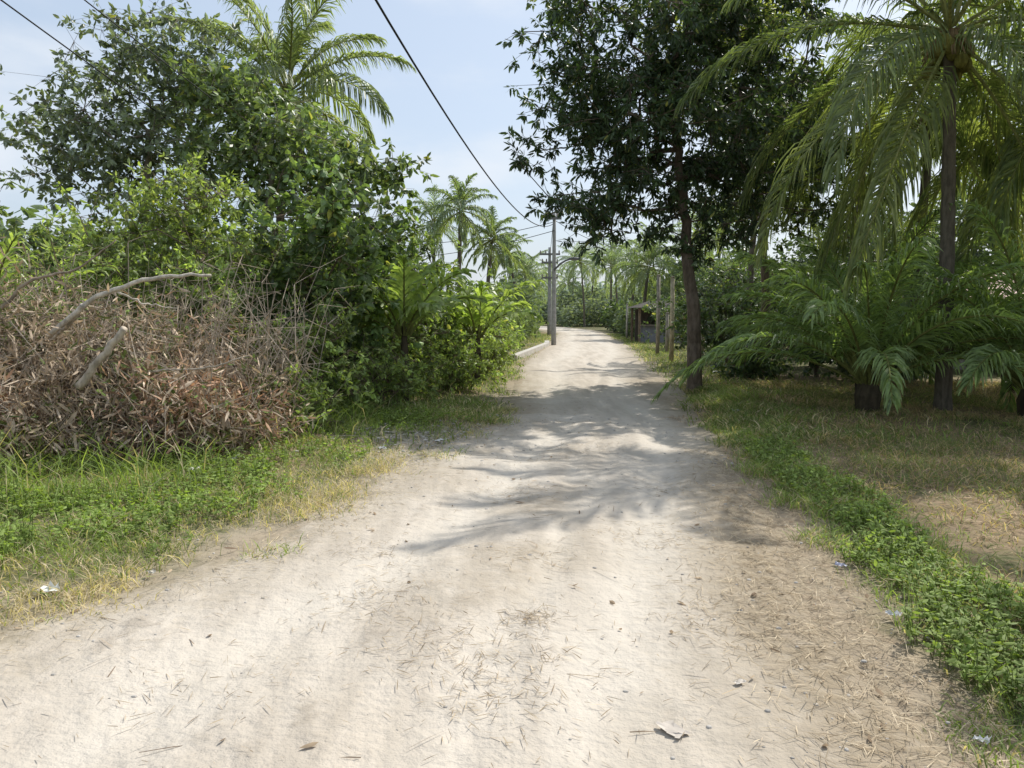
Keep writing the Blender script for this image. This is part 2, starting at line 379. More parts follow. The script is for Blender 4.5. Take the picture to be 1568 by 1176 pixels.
def coconut(name,x,y,h,nf=22,L=3.0,n=60,lean=(.3,.1),ca=(.055,.09,.025),cb=(.10,.135,.04),r=.10,ll=.75,nuts=True,az0=None,haze=0.,lw=.04,spread=2.05,tcol=(.13,.11,.085)):
    acc=Acc(); s=np.linspace(0,1,26)
    P=np.stack([x+lean[0]*s**1.6-lean[0],y+lean[1]*s**1.6-lean[1],-.1+(h+.1)*s],1)
    R=r*(1.2-.35*s)+.35*r*np.exp(-s*14)+r*.05*np.sin(np.arange(26)*2.4)
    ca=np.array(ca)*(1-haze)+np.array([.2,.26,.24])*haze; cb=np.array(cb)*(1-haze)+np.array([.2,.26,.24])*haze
    tube(acc,P,R,10,np.array(tcol),0)
    top=P[-1]
    a0=rng.random()*6.28 if az0 is None else az0
    for i in range(nf):
        u=i/(nf-1); el=1.42-spread*u**.95+rng.normal(0,.1); az=a0+i*2.39996+rng.normal(0,.12)
        Li=L*rng.uniform(.88,1.08)*(1-.25*(1-u)**3)
        dr=.95+.65*u*(1 if el>0 else .5)+rng.normal(0,.1)
        if el-dr<-1.5: dr=el+1.45
        yl=np.array([1.2,1.1,.9]) if u>.75 else 1.
        frond(acc,top+np.array([math.cos(az),math.sin(az),0])*r*.6+UP*(.25-.35*u),az,el,Li,dr,n,ll,lw,ca*yl,cb*yl,hang=.55+1.0*u,rr=.028,rcol=(.24,.25,.09))
    if nuts:
        for i in range(16):
            a=rng.random()*6.28; rr=rng.uniform(.16,.36)
            sphere(acc,top+np.array([math.cos(a)*rr,math.sin(a)*rr,-rng.uniform(.1,.5)]),.10,np.array([.16,.15,.04])*rng.uniform(.7,1.4),0,8,6,(1,1,1.2))
        for i in range(10):
            a=rng.random()*6.28; p=top+np.array([math.cos(a)*.12,math.sin(a)*.12,.1]); q=p+np.array([math.cos(a)*.3,math.sin(a)*.3,-.45])
            segs(acc,[p],[q],.03,.012,4,np.array([.22,.15,.08]),0)
    return acc.build(name,[BARK,FROND])

def youngpalm(name,x,y,nf=16,L=2.3,n=40,ll=.5,lw=.035,ca=(.035,.075,.015),cb=(.07,.12,.03),z=.2,el=(1.35,.35),dr=(1.1,1.5),r=.2):
    acc=Acc(); z0=float(hgt(np.array(x),np.array(y)))
    tube(acc,[(x,y,z0-.1),(x,y,z0+z*.6),(x,y,z0+z+.15)],[r*.8,r,r*.5],9,np.array([.07,.055,.035]),0)
    a0=rng.random()*6.28
    for i in range(nf):
        u=i/(nf-1); az=a0+i*2.39996
        frond(acc,np.array([x,y,z0+z])+np.array([math.cos(az),math.sin(az),0])*.1,az,el[0]+(el[1]-el[0])*u+rng.normal(0,.08),L*rng.uniform(.8,1.1),dr[0]+(dr[1]-dr[0])*u,n,ll,lw,ca,cb,hang=.55,rr=.022,vee=.2,t0=.2)
    return acc.build(name,[BARK,FROND])

# ------------------------------------------------------------------ RIGHT SIDE
GA=(.024,.05,.018);GB=(.055,.09,.03)
tree("mango_tree",[(3.75,15.8,-.1),(3.72,15.8,1.2),(3.62,15.8,2.4),(3.5,15.9,3.8),(3.3,16,5.2)],.16,
     [(3.2,15.8,6.6,2.9,2.4,2.5),(1.7,15.4,4.9,1.7,1.6,1.6),(4.7,15.9,5.0,2.1,1.8,2.0),(2.3,15.7,3.6,1.5,1.3,.9),(4.2,15.9,7.9,2.2,1.8,1.4),(.8,15.5,7.6,1.1,1.1,1.0),(1.2,15.5,6.2,1.1,1.1,.8),(3.9,15.8,3.2,1.3,1.2,.6)],
     440,6,17,.165,.28,GA,GB,rad=.27,droop=.55,mat=MANGOLEAF,gap=.27,seed=3,rtip=.009,bark=(.15,.115,.085),yellow=.02,rexp=.5,
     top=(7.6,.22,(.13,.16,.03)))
tree("broadleaf_tree",[(6.3,19.2,-.1),(6.25,19.2,2.),(6.1,19.2,4.),(5.9,19,6)],.13,
     [(5.9,19,6.6,2.0,1.8,2.6),(6.6,19,4.8,1.5,1.5,1.6),(5.2,18.6,8.6,1.4,1.2,1.2)],
     200,6,13,.18,.33,(.035,.06,.016),(.085,.12,.03),rad=.33,droop=.5,mat=LEAFG,gap=.2,seed=8,rtip=.009,top=(7.4,.85,(.20,.23,.035)))  # top: bright yellow-green paints a sunlit look into the uppermost leaves
CA=(.065,.10,.03);CB=(.12,.15,.05)
coconut("coconut_palm",6.55,12.0,5.7,nf=28,L=4.2,n=95,lean=(-.12,.1),ll=.9,lw=.03,az0=.6,spread=2.25,ca=CA,cb=CB)
coconut("coconut_palm",9.0,17.0,5.9,nf=24,L=4.2,n=75,lean=(.3,.1),ll=.9,lw=.036,ca=CA,cb=CB,spread=2.2)
coconut("coconut_palm",9.6,12.9,5.3,nf=24,L=4.0,n=75,lean=(-.2,0),ll=.9,lw=.034,ca=CA,cb=CB,spread=2.2)
coconut("coconut_palm",12.2,18.5,5.8,nf=24,L=4.2,n=60,lean=(-.4,0),ll=.9,ca=CA,cb=CB)
coconut("coconut_palm",10.8,24.0,7.2,nf=22,L=4.0,n=50,lean=(.5,0),ll=.85,ca=CA,cb=CB)
coconut("coconut_palm",8.3,26.5,6.6,nf=20,L=3.8,n=45,ca=CA,cb=CB)
coconut("coconut_palm",8.9,6.8,6.4,nf=20,L=3.7,n=55,lean=(-.2,.2))
YA=(.085,.14,.04);YB=(.145,.21,.065)
youngpalm("young_oil_palm",5.5,11.9,nf=26,L=3.1,n=68,ll=.55,lw=.03,ca=YA,cb=YB,el=(1.40,.6),dr=(1.1,1.5),z=.4)
youngpalm("young_oil_palm",7.7,11.4,nf=26,L=3.1,n=68,ll=.55,lw=.03,ca=YA,cb=YB,el=(1.40,.6),dr=(1.1,1.5),z=.4)
youngpalm("young_oil_palm",6.6,14.4,nf=20,L=3.4,n=54,ll=.6,lw=.036,ca=YA,cb=YB,z=.6)
youngpalm("young_oil_palm",9.6,14.8,nf=20,L=3.5,n=54,ll=.6,lw=.036,ca=YA,cb=YB,z=.6)
DA=(.028,.055,.018);DB=(.062,.10,.03)
for x,y,h,rx,ry,na in [(6.4,23,2.6,1.3,1.2,60),(8.2,21,3.2,1.6,1.3,70),(10.0,20.5,3.0,1.3,1.2,60),(15.8,20,3.6,1.6,1.4,70),(13.3,20.3,2.1,1.3,1.,50),
                        (8.6,29,4.6,2.2,1.6,80),(12.5,28,6.0,2.6,1.8,110),(17,27.5,6.5,2.8,2,110),(21,24,6.5,2.8,2,100),(7.6,35,3.0,1.5,1.8,50),(5.6,18,1.1,.7,.6,24),(8.3,16.8,1.8,1.2,.8,40),(7.2,18.2,2.3,1.0,.8,45),(11.5,62,2.4,2.0,2,40),(10.4,74,3.0,1.8,2,40)]:
    shrub("shrub",x,y,h,rx,ry,na,.16 if y<50 else .4,DA,DB,tips=6,lpt=9,rad=.36,mat=LEAFG)

# ------------------------------------------------------------------ LEFT SIDE
LA=(.07,.115,.024);LB=(.13,.18,.045)
shrub("shrub",-7.4,11.6,3.4,2.0,1.2,115,.12,(.105,.15,.04),(.18,.22,.055),aspect=.26,rad=.3,lpt=11,upj=.8)
shrub("shrub",-4.9,12.0,4.1,1.8,1.3,140,.11,(.09,.135,.03),(.16,.205,.048),aspect=.42,lpt=11)
shrub("shrub",-3.2,12.6,4.0,1.3,1.2,115,.15,(.055,.10,.026),(.10,.15,.042),aspect=.6,mat=LEAFG,yellow=.03)
shrub("shrub",-3.6,15.0,5.2,1.7,1.3,120,.16,(.05,.09,.026),(.09,.135,.042),aspect=.6,mat=LEAFG)
shrub("shrub",-2.35,15.6,3.9,1.2,1.2,90,.13,(.06,.105,.022),(.11,.155,.04),aspect=.5)
shrub("shrub",-1.9,18.0,3.1,1.0,1.2,75,.14,LA,LB,aspect=.5,mat=LEAFG)
shrub("shrub",-1.1,21,2.4,1.1,1.2,70,.14,(.065,.105,.022),(.12,.165,.045))
shrub("shrub",-1.0,25,2.2,1.0,1.5,60,.16,LA,LB)
shrub("shrub",-1.1,30,2.4,1.0,2.0,60,.18,LA,LB)
shrub("shrub",-.3,36.5,2.4,1.0,2.0,55,.2,LA,LB)
shrub("shrub",-10,13.5,4.3,2.2,1.3,100,.15,(.07,.11,.04),(.115,.155,.06))
shrub("shrub",-6.3,14.5,4.6,2.0,1.3,100,.15,LA,LB)
shrub("shrub",-4.5,19,4.4,2.4,1.5,80,.2,LA,LB)
shrub("shrub",-4.2,25,3.8,2.4,2,70,.24,LA,LB)
for x,y,h,r in [(-2.75,11.2,1.7,.8),(-2.1,12.4,1.2,.7),(-2.0,13.8,1.5,.8),(-1.35,15.4,1.3,.7),(-1.0,17.4,1.2,.7),(-.6,19.6,1.2,.7),(-.7,22.5,1.2,.6),(-3.4,10.7,1.7,.7),(-5.6,10.9,2.7,1.0),(-7.2,10.6,2.4,.9),(-4.3,11.0,2.6,.8),(-2.7,9.7,.8,.5),(-6.6,8.3,.6,.6)]:
    shrub("shrub",x,y,h,r,r*.8,45,.085,(.10,.155,.032),(.18,.235,.05),aspect=.42,rad=.2,lpt=12,tips=6)
tree("leafy_tree",[(-8,17,-.1),(-8,17,2),(-7.9,17,4),(-7.8,17,5.5)],.13,
     [(-8,17,5.7,2.3,1.8,2.0),(-6.7,17,6.7,1.3,1.2,1.1),(-9.3,17,5.0,1.3,1.2,1.0),(-7.8,17,7.5,1.0,.9,.6)],170,6,10,.155,.45,(.085,.11,.075),(.145,.175,.12),rad=.32,gap=.33,seed=5,mat=LEAFG,bark=(.24,.2,.16))
tree("leafy_tree",[(-5.4,16,-.1),(-5.4,16,2),(-5,16,3.6),(-4.8,16,4.8)],.11,
     [(-5.3,16,5.0,1.4,1.3,1.4),(-3.9,16,4.6,1.2,1.0,1.0),(-2.6,16,4.35,.9,.5,.35),(-1.7,16,4.75,.45,.3,.22),(-5.9,16,6.2,.8,.7,.6)],125,6,9,.17,.5,(.065,.105,.04),(.12,.165,.06),rad=.26,gap=.25,seed=6,mat=LEAFG,bark=(.24,.2,.16))
coconut("coconut_palm",-5.5,19.5,6.9,nf=24,L=3.5,n=90,ll=.85,lean=(.4,.1),ca=(.10,.135,.06),cb=(.16,.19,.085),nuts=False,spread=1.9)
BA=(.12,.18,.04);BB=(.18,.24,.055)
youngpalm("young_oil_palm",-1.85,13.3,nf=11,L=1.7,n=18,ll=.5,lw=.09,z=1.2,el=(1.45,.75),dr=(.9,1.3),ca=BA,cb=BB,r=.08)
youngpalm("young_oil_palm",-.75,16.9,nf=11,L=1.7,n=18,ll=.5,lw=.09,z=1.0,el=(1.45,.75),dr=(.9,1.3),ca=BA,cb=BB,r=.08)
youngpalm("young_oil_palm",-7.0,10.3,nf=12,L=1.9,n=24,lw=.05,z=.9,el=(1.45,.8),dr=(.9,1.3),ca=BA,cb=BB,r=.1)
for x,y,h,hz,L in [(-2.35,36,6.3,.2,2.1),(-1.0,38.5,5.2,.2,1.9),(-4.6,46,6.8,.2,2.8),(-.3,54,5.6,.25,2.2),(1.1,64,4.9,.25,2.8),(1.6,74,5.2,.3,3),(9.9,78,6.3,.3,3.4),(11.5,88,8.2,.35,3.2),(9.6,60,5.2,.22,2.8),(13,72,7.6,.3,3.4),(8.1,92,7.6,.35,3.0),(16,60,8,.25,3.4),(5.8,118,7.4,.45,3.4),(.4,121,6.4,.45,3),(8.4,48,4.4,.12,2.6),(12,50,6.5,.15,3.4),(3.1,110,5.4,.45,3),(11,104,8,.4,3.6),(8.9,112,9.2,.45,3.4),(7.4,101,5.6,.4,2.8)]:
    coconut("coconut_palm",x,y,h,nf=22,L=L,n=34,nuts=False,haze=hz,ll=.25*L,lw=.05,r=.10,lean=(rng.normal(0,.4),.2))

# brown cut brush pile
def brush():
    acc=Acc()
    E=[(-4.9,8.9,.5,1.8,1.1,1.05),(-3.7,8.5,.3,.95,.7,.65),(-6.4,9.2,.8,1.7,1.1,1.3),(-4.4,9.8,1.1,1.5,.8,.95),(-5.8,8.0,.3,1.3,.7,.65),(-3.3,9.2,.25,.7,.5,.6),(-6.0,9.9,1.4,1.3,.6,1.0)]
    P=[];O=[]
    for e in E:
        n=6600; d=norm(rng.normal(size=(n,3))); d[:,2]=np.abs(d[:,2]); rr=rng.random((n,1))**.3
        lump=.55+.85*vnoise(d[:,0]*3+e[0]*5,d[:,1]*3+d[:,2]*3,.45,4)[:,None]
        P.append(np.array(e[:3])*[1,1,.4]+d*np.array(e[3:6])*rr*lump*[1,1,1.3]); O.append(d)
    P=np.concatenate(P);O=np.concatenate(O);n=len(P); P+=rng.normal(0,.07,P.shape); P[:,2]=np.maximum(P[:,2],.03)
    D=norm(O*.35+rng.normal(0,.75,(n,3))-UP*.5)
    C=pal(n,(.29,.215,.145),(.54,.43,.31),.22)
    tone=vnoise(P[:,0],P[:,2]*1.3+P[:,1],.6,12)[:,None]; C=C*(.65+.65*tone)
    red=(vnoise(P[:,0]+3,P[:,2]*1.5+P[:,1],.8,31)>.55)&(rng.random(n)<.45); C[red]*=[1.0,.78,.68]
    k=rng.random(n)<.06+.35*(vnoise(P[:,0]*1.+9,P[:,2]+P[:,1],.55,37)>.72); C[k]=pal(k.sum(),(.11,.15,.04),(.17,.21,.06))
    L=rng.uniform(.05,.2,n); leaves(acc,P,D,L,L*rng.uniform(.08,.22,n),C,1,.9,.35)
    m=2200; i=rng.integers(0,n,m); A=P[i]*[1,1,.95]; dd=norm(rng.normal(size=(m,3))+UP*.3); B=A+dd*rng.uniform(.2,.8,(m,1)); B[:,2]=np.maximum(B[:,2],.02)
    segs(acc,A,B,.005,.0025,4,pal(m,(.28,.23,.17),(.52,.44,.35)),0)
    m=280; A=np.stack([rng.uniform(-6.6,-2.6,m),rng.uniform(9.0,10.4,m),rng.uniform(.2,1.2,m)],1); dd=norm(rng.normal(0,.45,(m,3))+UP); B=A+dd*rng.uniform(.5,1.4,(m,1))
    segs(acc,A,B,.008,.004,4,pal(m,(.28,.23,.17),(.46,.39,.31)),0)
    for _ in range(3):
        C1=B+norm(rng.normal(size=(m,3))+UP*.3)*rng.uniform(.2,.5,(m,1)); segs(acc,B,C1,.004,.002,3,np.array([.36,.3,.23]),0)
    m=6000; i=rng.integers(0,n,m); Q=P[i]; k=vnoise(Q[:,0],Q[:,2]*1.2+Q[:,1],.9,41)>.50; Q=Q[k]*[1,1,1.06]; m=len(Q)
    leaves(acc,Q,rng.normal(0,1,(m,3))*[1,1,.5],rng.uniform(.05,.1,m),rng.uniform(.025,.045,m),pal(m,(.10,.16,.03),(.17,.23,.05)),1,.5)
    return acc.build("brush_pile",[BARK,DRY])
brush()
a=Acc()
def limb(pts,r0,r1,col=(.54,.48,.40)):
    pts=np.array(pts,float); s=np.linspace(0,1,len(pts)); t_=np.linspace(0,1,18)
    P=np.stack([np.interp(t_,s,pts[:,k]) for k in range(3)],1)
    for _ in range(3): P[1:-1]=(P[:-2]+2*P[1:-1]+P[2:])/4
    P[1:-1]+=rng.normal(0,.008,P[1:-1].shape)
    tube(a,P,r0+(r1-r0)*t_,8,np.array(col),0)
limb([(-5.2,8.7,1.35),(-4.75,8.6,1.70),(-4.4,8.6,1.86),(-4.05,8.6,1.98),(-3.7,8.6,2.03),(-3.32,8.6,2.02)],.034,.016)
limb([(-4.75,8.6,1.70),(-4.95,8.7,1.5),(-5.3,8.9,1.3)],.03,.02)
limb([(-4.45,7.9,.85),(-4.2,7.9,1.15),(-3.95,7.9,1.45)],.045,.036,(.44,.37,.29))
limb([(-4.4,8.6,1.86),(-4.1,8.7,1.7),(-3.8,8.8,1.66)],.014,.005)
limb([(-3.9,8.3,.98),(-3.2,8.3,1.03),(-2.85,8.4,1.15)],.014,.006,(.4,.34,.27))
limb([(-5.9,8.9,1.6),(-5.5,8.9,2.0),(-5.0,9.0,2.1),(-4.6,9.1,2.45)],.022,.007,(.3,.24,.18))
a.build("fallen_branch",[BARK],smooth=True)

# ------------------------------------------------------------------ grass & weeds
def scat(n,x0,x1,y0,y1,ybias=1.):
    y=y0+(y1-y0)*rng.random(n)**ybias; x=rng.uniform(x0,x1,n); return x,y
def grass_patch(x,y,L,W,ca,cb,tilt=.5,dryf=None,bend=.6,drycol=((.32,.26,.15),(.48,.40,.26))):
    acc=Acc(); n=len(x); P=np.stack([x,y,hgt(x,y)-.01],1)
    D=norm(np.stack([rng.normal(0,tilt,n),rng.normal(0,tilt,n),np.ones(n)],1))
    C=pal(n,ca,cb,.18)*(.75+.5*vnoise(x,y,.6,15))[:,None]
    if dryf is not None:
        k=rng.random(n)<dryf; C[k]=pal(k.sum(),*drycol,.15)
    l=L*rng.uniform(.45,1.25,n)*(.5+1.*vnoise(x,y,.4,14))
    blades(acc,P,D,l,W*rng.uniform(.7,1.3,n),C,0,bend); return acc
def weeds(acc,x,y,k,h,ls,ca,cb,asp=.5):
    n=len(x); z=hgt(x,y); hh=h*rng.uniform(.3,1.2,n)*(.4+1.1*vnoise(x,y,.5,18))
    B=np.stack([x,y,z],1); lean=rng.normal(0,.3,(n,3)); T=B+norm(UP+lean*[1,1,0])*hh[:,None]
    segs(acc,B,T,.0025,.0015,3,np.array([.1,.13,.03]),0)
    s=rng.uniform(.3,1,(n,k)); P=(B[:,None]+(T-B)[:,None]*s[:,:,None]).reshape(-1,3)
    D=rng.normal(0,1,(n*k,3))*[1,1,.35]+UP*.25; L=ls*rng.uniform(.5,1.4,n*k)
    C=pal(n*k,ca,cb,.15)*np.repeat(.75+.5*vnoise(x,y,.8,19),k)[:,None]
    leaves(acc,P,D,L,L*asp,C,0,.4)

x,y=scat(180000,-9,0.3,2.6,13); d=-droad(x,y)
frame=(x>-.72*y-.8)
w=sstep(-.25,.6,d+(vnoise(x,y,.5,11)-.5)*1.2)*(.5+.5*sstep(.25,.5,vnoise(x,y,.45,81)))
bare=1-np.exp(-(((x+1.35)/1.2)**2+((y-9.5)/.9)**2))*1.0
bare=bare*(1-.5*np.exp(-(((x+2.6)/1.0)**2+((y-8.0)/.45)**2)))
k=(rng.random(len(x))<w*bare)&frame&(d>-.4)
x,y,d=x[k],y[k],d[k]
dryf=np.clip(.12+.4*np.exp(-((d-.1)/.4)**2)+.45*sstep(.5,.7,vnoise(x,y,1.0,21)),0,.85)
acc=grass_patch(x,y,.125,.0055,(.11,.17,.035),(.19,.25,.06),tilt=.65,dryf=dryf)
x,y=scat(26000,-9,0,3.2,11.5); d=-droad(x,y); k=(d>.2)&(x>-.72*y-.8)&(rng.random(len(x))<.9*sstep(.3,1.3,d)*sstep(.33,.6,vnoise(x,y,.7,22))*(1-np.exp(-(((x+1.35)/1.3)**2+((y-9.5)/.9)**2))))
weeds(acc,x[k],y[k],7,.15,.042,(.13,.20,.03),(.20,.28,.06),.42)
x,y=scat(20000,-9,-.2,6.0,22); d=-droad(x,y); k=(x>-.72*y-.8)&(rng.random(len(x))<.9*sstep(1.0,2.6,d)*(vnoise(x,y,.8,23)>.4))
x,y=x[k],y[k]; n=len(x)
blades(acc,np.stack([x,y,hgt(x,y)],1),norm(np.stack([rng.normal(0,.35,n),rng.normal(0,.35,n),np.ones(n)],1)),rng.uniform(.2,.65,n),.010,pal(n,(.11,.17,.035),(.18,.24,.06),.15,.15,(.36,.30,.19)),0,.6)
acc.build("verge_grass",[GRASS])

# right verge
x,y=scat(90000,1.5,4.2,2.4,16); c=np.interp(y,[2.4,3,4,5,7.3,9,11,16],[2.15,2.2,2.4,2.5,2.65,3.05,3.4,4.2]); wd=np.interp(y,[2.4,4,7,16],[.34,.34,.32,.55])
u=np.abs(x-c)/wd; k=rng.random(len(x))<(1-sstep(.4,1.6,u+(vnoise(x,y,.35,25)-.5)*1.5))*(.4+.6*sstep(.25,.5,vnoise(x,y,.4,82))); x,y=x[k],y[k]
acc=grass_patch(x,y,.12,.0055,(.12,.18,.042),(.19,.255,.065),tilt=.6,dryf=.2)
x,y=scat(11000,1.5,3.6,2.4,9); c=np.interp(y,[2.4,3,4,5,7.3,9],[2.18,2.24,2.42,2.52,2.65,3.0]); k=(np.abs(x-c)<.40*(.1+1.15*vnoise(x,y,.4,26)))&(rng.random(len(x))<.7); x,y=x[k],y[k]
weeds(acc,x,y,7,.13,.038,(.13,.20,.04),(.21,.28,.065),.42)
x,y=scat(150000,2.4,11,2.5,17); k=(x<.72*y+1)&(droad(x,y)<-.1)&(rng.random(len(x))<.3+.7*sstep(.3,.55,vnoise(x,y,.8,27))); x,y=x[k],y[k]
a2=grass_patch(x,y,.11,.006,(.10,.14,.04),(.16,.20,.06),tilt=.9,dryf=.35+.45*sstep(.45,.65,vnoise(x,y,1.3,28)),drycol=((.27,.19,.11),(.44,.33,.20)))
acc.merge(a2)
acc.build("verge_grass",[GRASS])

acc=Acc()
x,y=scat(90000,-3,9,9,60,1.4); d=-droad(x,y); k=(d>-.1)&(rng.random(len(x))<np.exp(-np.maximum(d-.8,0)/1.2)*sstep(-.1,.5,d+(vnoise(x,y,.8,30)-.5)*.8)*np.where((y<11)&(x<0),.15,1)*np.where((x<2.4)&(y>26)&(y<42),.3,1)); x,y=x[k],y[k]
acc=grass_patch(x,y,.18,.013,(.10,.15,.035),(.17,.225,.055),tilt=.6,dryf=.2)
acc.build("roadside_grass",[GRASS])

# straw and leaf litter
acc=Acc()
def litter(x,y,L,W,ca,cb,flat=.12,lift=.005):
    n=len(x); P=np.stack([x,y,hgt(x,y)+.018*(droad(x,y)>-.1)+lift+rng.random(n)*.008],1)
    D=norm(np.stack([rng.normal(0,1,n),rng.normal(0,1,n),rng.normal(0,flat,n)*.5],1))
    blades(acc,P,D,L*rng.uniform(.3,1.3,n),W*rng.uniform(.6,1.3,n),pal(n,ca,cb,.15),0,.12)
x,y=scat(26000,.8,2.8,2.2,9); d=-droad(x,y); k=rng.random(len(x))<np.exp(-((d-.25)/np.where(d<.25,.45,.35))**2); litter(x[k],y[k],.10,.0035,(.26,.20,.13),(.54,.45,.31),.35)
x,y=scat(26000,2.4,8,2.4,13); k=rng.random(len(x))<.75*(vnoise(x,y,.9,33)>.42); litter(x[k],y[k],.11,.007,(.26,.17,.095),(.46,.34,.21),.35)
x,y=scat(11000,-3.5,.2,3,11); d=-droad(x,y); k=rng.random(len(x))<np.exp(-((d-.0)/.38)**2); litter(x[k],y[k],.09,.0035,(.28,.22,.14),(.5,.42,.28),.25)
for cx,cy,r,m in [(-.75,4.2,.35,190),(-.35,3.6,.35,180),(.1,3.9,.13,140),(.05,3.4,.4,170),(.3,8.3,.5,240),(.1,6.8,.45,380),(1.2,3.9,.4,360),(.9,9.2,.5,260),(1.0,13,.7,220),(-.1,3.1,.3,120),(-.9,5.0,.3,120),(1.0,5.4,.4,200),(1.5,7.0,.4,240),(0.1,4.9,.3,110),(-1.4,3.3,.4,80),(.6,11,.6,220)]:
    litter(cx+rng.normal(0,r*.6,m),cy+rng.normal(0,r*.55,m),.075,.0036,(.22,.165,.105),(.44,.36,.245),.15)
x,y=scat(1700,-2.6,1.6,2.3,12); litter(x,y,.05,.0035,(.2,.15,.1),(.42,.34,.24))
m=40; x,y=scat(m,-2.2,1.4,2.4,6.5); litter(x,y,.2,.005,(.18,.13,.09),(.36,.28,.19),.05)
acc.build("straw_litter",[DRY])
acc=Acc()
x,y=scat(1500,-2.8,3.5,2.4,14); d=droad(x,y); k=rng.random(len(x))<np.where(d>.4,.12,.6)*vnoise(x,y,.7,51)*1.6; x,y=x[k],y[k]; n=len(x)
leaves(acc,np.stack([x,y,hgt(x,y)+.028],1),np.stack([rng.normal(0,1,n),rng.normal(0,1,n),rng.normal(0,.1,n)],1),rng.uniform(.02,.075,n),rng.uniform(.008,.025,n),pal(n,(.20,.14,.085),(.42,.32,.21)),0,.25)
leaves(acc,np.array([[-.17,4.02,.03],[.02,6.4,.03],[1.35,4.2,.03],[-1.95,5.1,.03]]),np.array([[1,.3,.05],[1,0,.05],[.4,1,.05],[1,.1,.05]]),np.array([.13,.09,.1,.1]),np.array([.03,.04,.03,.03]),np.tile([.2,.14,.09],(4,1)),0,.1)
acc.build("fallen_leaves",[DRY])
acc=Acc()
x,y=scat(2400,-3,2.4,2.3,12); d=droad(x,y); k=rng.random(len(x))<np.where(d>.5,.3,.9)*vnoise(x,y,.6,52)*1.5
gx2=rng.normal(-1.25,.6,420); gy2=rng.normal(9.7,.6,420)
x=np.concatenate([x[k],gx2]); y=np.concatenate([y[k],gy2])
for xi,yi in zip(x,y):
    if droad(xi,yi)<-1.6: continue
    r_=(.003+.010*rng.random()**3)*(1.8 if yi>8 else 1); g=rng.uniform(.32,.52)
    sphere(acc,(xi,yi,float(hgt(xi,yi))+.014+r_*.1),r_,np.array([g,g*.93,g*.84]),0,7,4,(rng.uniform(.8,1.5),1,.6))
acc.build("gravel",[STONE])
acc=Acc()
def scrap(x,y,s,col,h=.03):
    g=6; u,v=np.meshgrid(np.linspace(-1,1,g),np.linspace(-1,1,g)); ang=rng.random()*6
    px=(u+rng.normal(0,.13,u.shape))*s; py=(v*.6+rng.normal(0,.1,u.shape))*s; pz=np.abs(rng.normal(0,h*.35,u.shape))
    z=float(hgt(x,y))+.024
    V=np.stack([x+px*math.cos(ang)-py*math.sin(ang),y+px*math.sin(ang)+py*math.cos(ang),z+pz],-1).reshape(-1,3)
    i=np.arange(g*g).reshape(g,g); q=np.stack([i[:-1,:-1],i[:-1,1:],i[1:,1:],i[1:,:-1]],-1).reshape(-1,4); acc.add(V,q,np.array(col),0)
scrap(-2.62,4.25,.05,(.75,.75,.72),.06); scrap(.62,2.85,.06,(.52,.46,.40),.012); scrap(1.98,3.9,.035,(.55,.55,.55)); scrap(2.05,4.7,.035,(.4,.4,.48)); scrap(.98,3.2,.025,(.52,.47,.41),.015)
scrap(-2.9,8.0,.07,(.7,.68,.62),.05); scrap(-3.1,7.5,.07,(.62,.6,.55),.04); scrap(-1.5,8.8,.06,(.5,.5,.48),.03); scrap(3.5,12.,.08,(.6,.62,.65),.05);scrap(1.75,2.75,.025,(.6,.6,.6));scrap(-.9,9.6,.08,(.6,.6,.58),.03);scrap(-2.2,4.6,.03,(.55,.52,.46),.02)
acc.build("litter_scraps",[MISC])

# ------------------------------------------------------------------ mid & far vegetation masses
def mass(name,n,xf,yf,hf,ls,ca,cb,seed=0):
    acc=Acc(); x=xf(n);y=yf(n); keep=droad(x,y)<-1.2; x,y=x[keep],y[keep]
    H=hf(x,y)*(.55+.75*vnoise(x,y,5,seed)+.3*(vnoise(x,y,1.6,seed+1)-.5))
    z=H*rng.random(len(x))**.55; n=len(x)
    P=np.stack([x,y,z],1); P+=rng.normal(0,ls*.5,(n,3)); P[:,2]=np.maximum(P[:,2],.05)
    D=rng.normal(0,1,(n,3))*[1,1,.6]; L=ls*rng.uniform(.6,1.3,n)
    C=pal(n,ca,cb,.15)*(.5+1.*vnoise(x+z,y+z*.5,1.6,seed+3))[:,None]
    leaves(acc,P,D,L,L*.5,C,0,.8); acc.build(name,[FARLEAF])
mass("thicket",30000,lambda n:rng.uniform(-26,2,n),lambda n:rng.uniform(42,70,n),lambda x,y:2.8+0*x,.4,(.06,.10,.035),(.10,.14,.05),2)
mass("thicket",50000,lambda n:8+37*rng.random(n)**1.4,lambda n:rng.uniform(42,70,n),lambda x,y:np.where(x-XR(y)<4,1.8,5.0),.36,(.045,.075,.033),(.08,.11,.05),7)
mass("thicket",12000,lambda n:rng.uniform(-22,-6,n),lambda n:rng.uniform(20,34,n),lambda x,y:4.2+0*x,.35,(.055,.10,.03),(.09,.135,.045),5)
mass("thicket",30000,lambda n:rng.uniform(9,30,n),lambda n:rng.uniform(29,38,n),lambda x,y:np.clip((x-6)*.8,2.5,8),.26,(.032,.058,.02),(.06,.09,.035),9)
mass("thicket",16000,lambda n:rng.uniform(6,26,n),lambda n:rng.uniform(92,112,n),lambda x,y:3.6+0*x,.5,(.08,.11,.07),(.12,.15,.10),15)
mass("distant_treeline",80000,lambda n:rng.normal(5,45,n),lambda n:rng.uniform(122,165,n),lambda x,y:5.6+0*x,.8,(.12,.155,.14),(.16,.20,.18),11)  # distance haze is painted into the pale bluish leaf colours

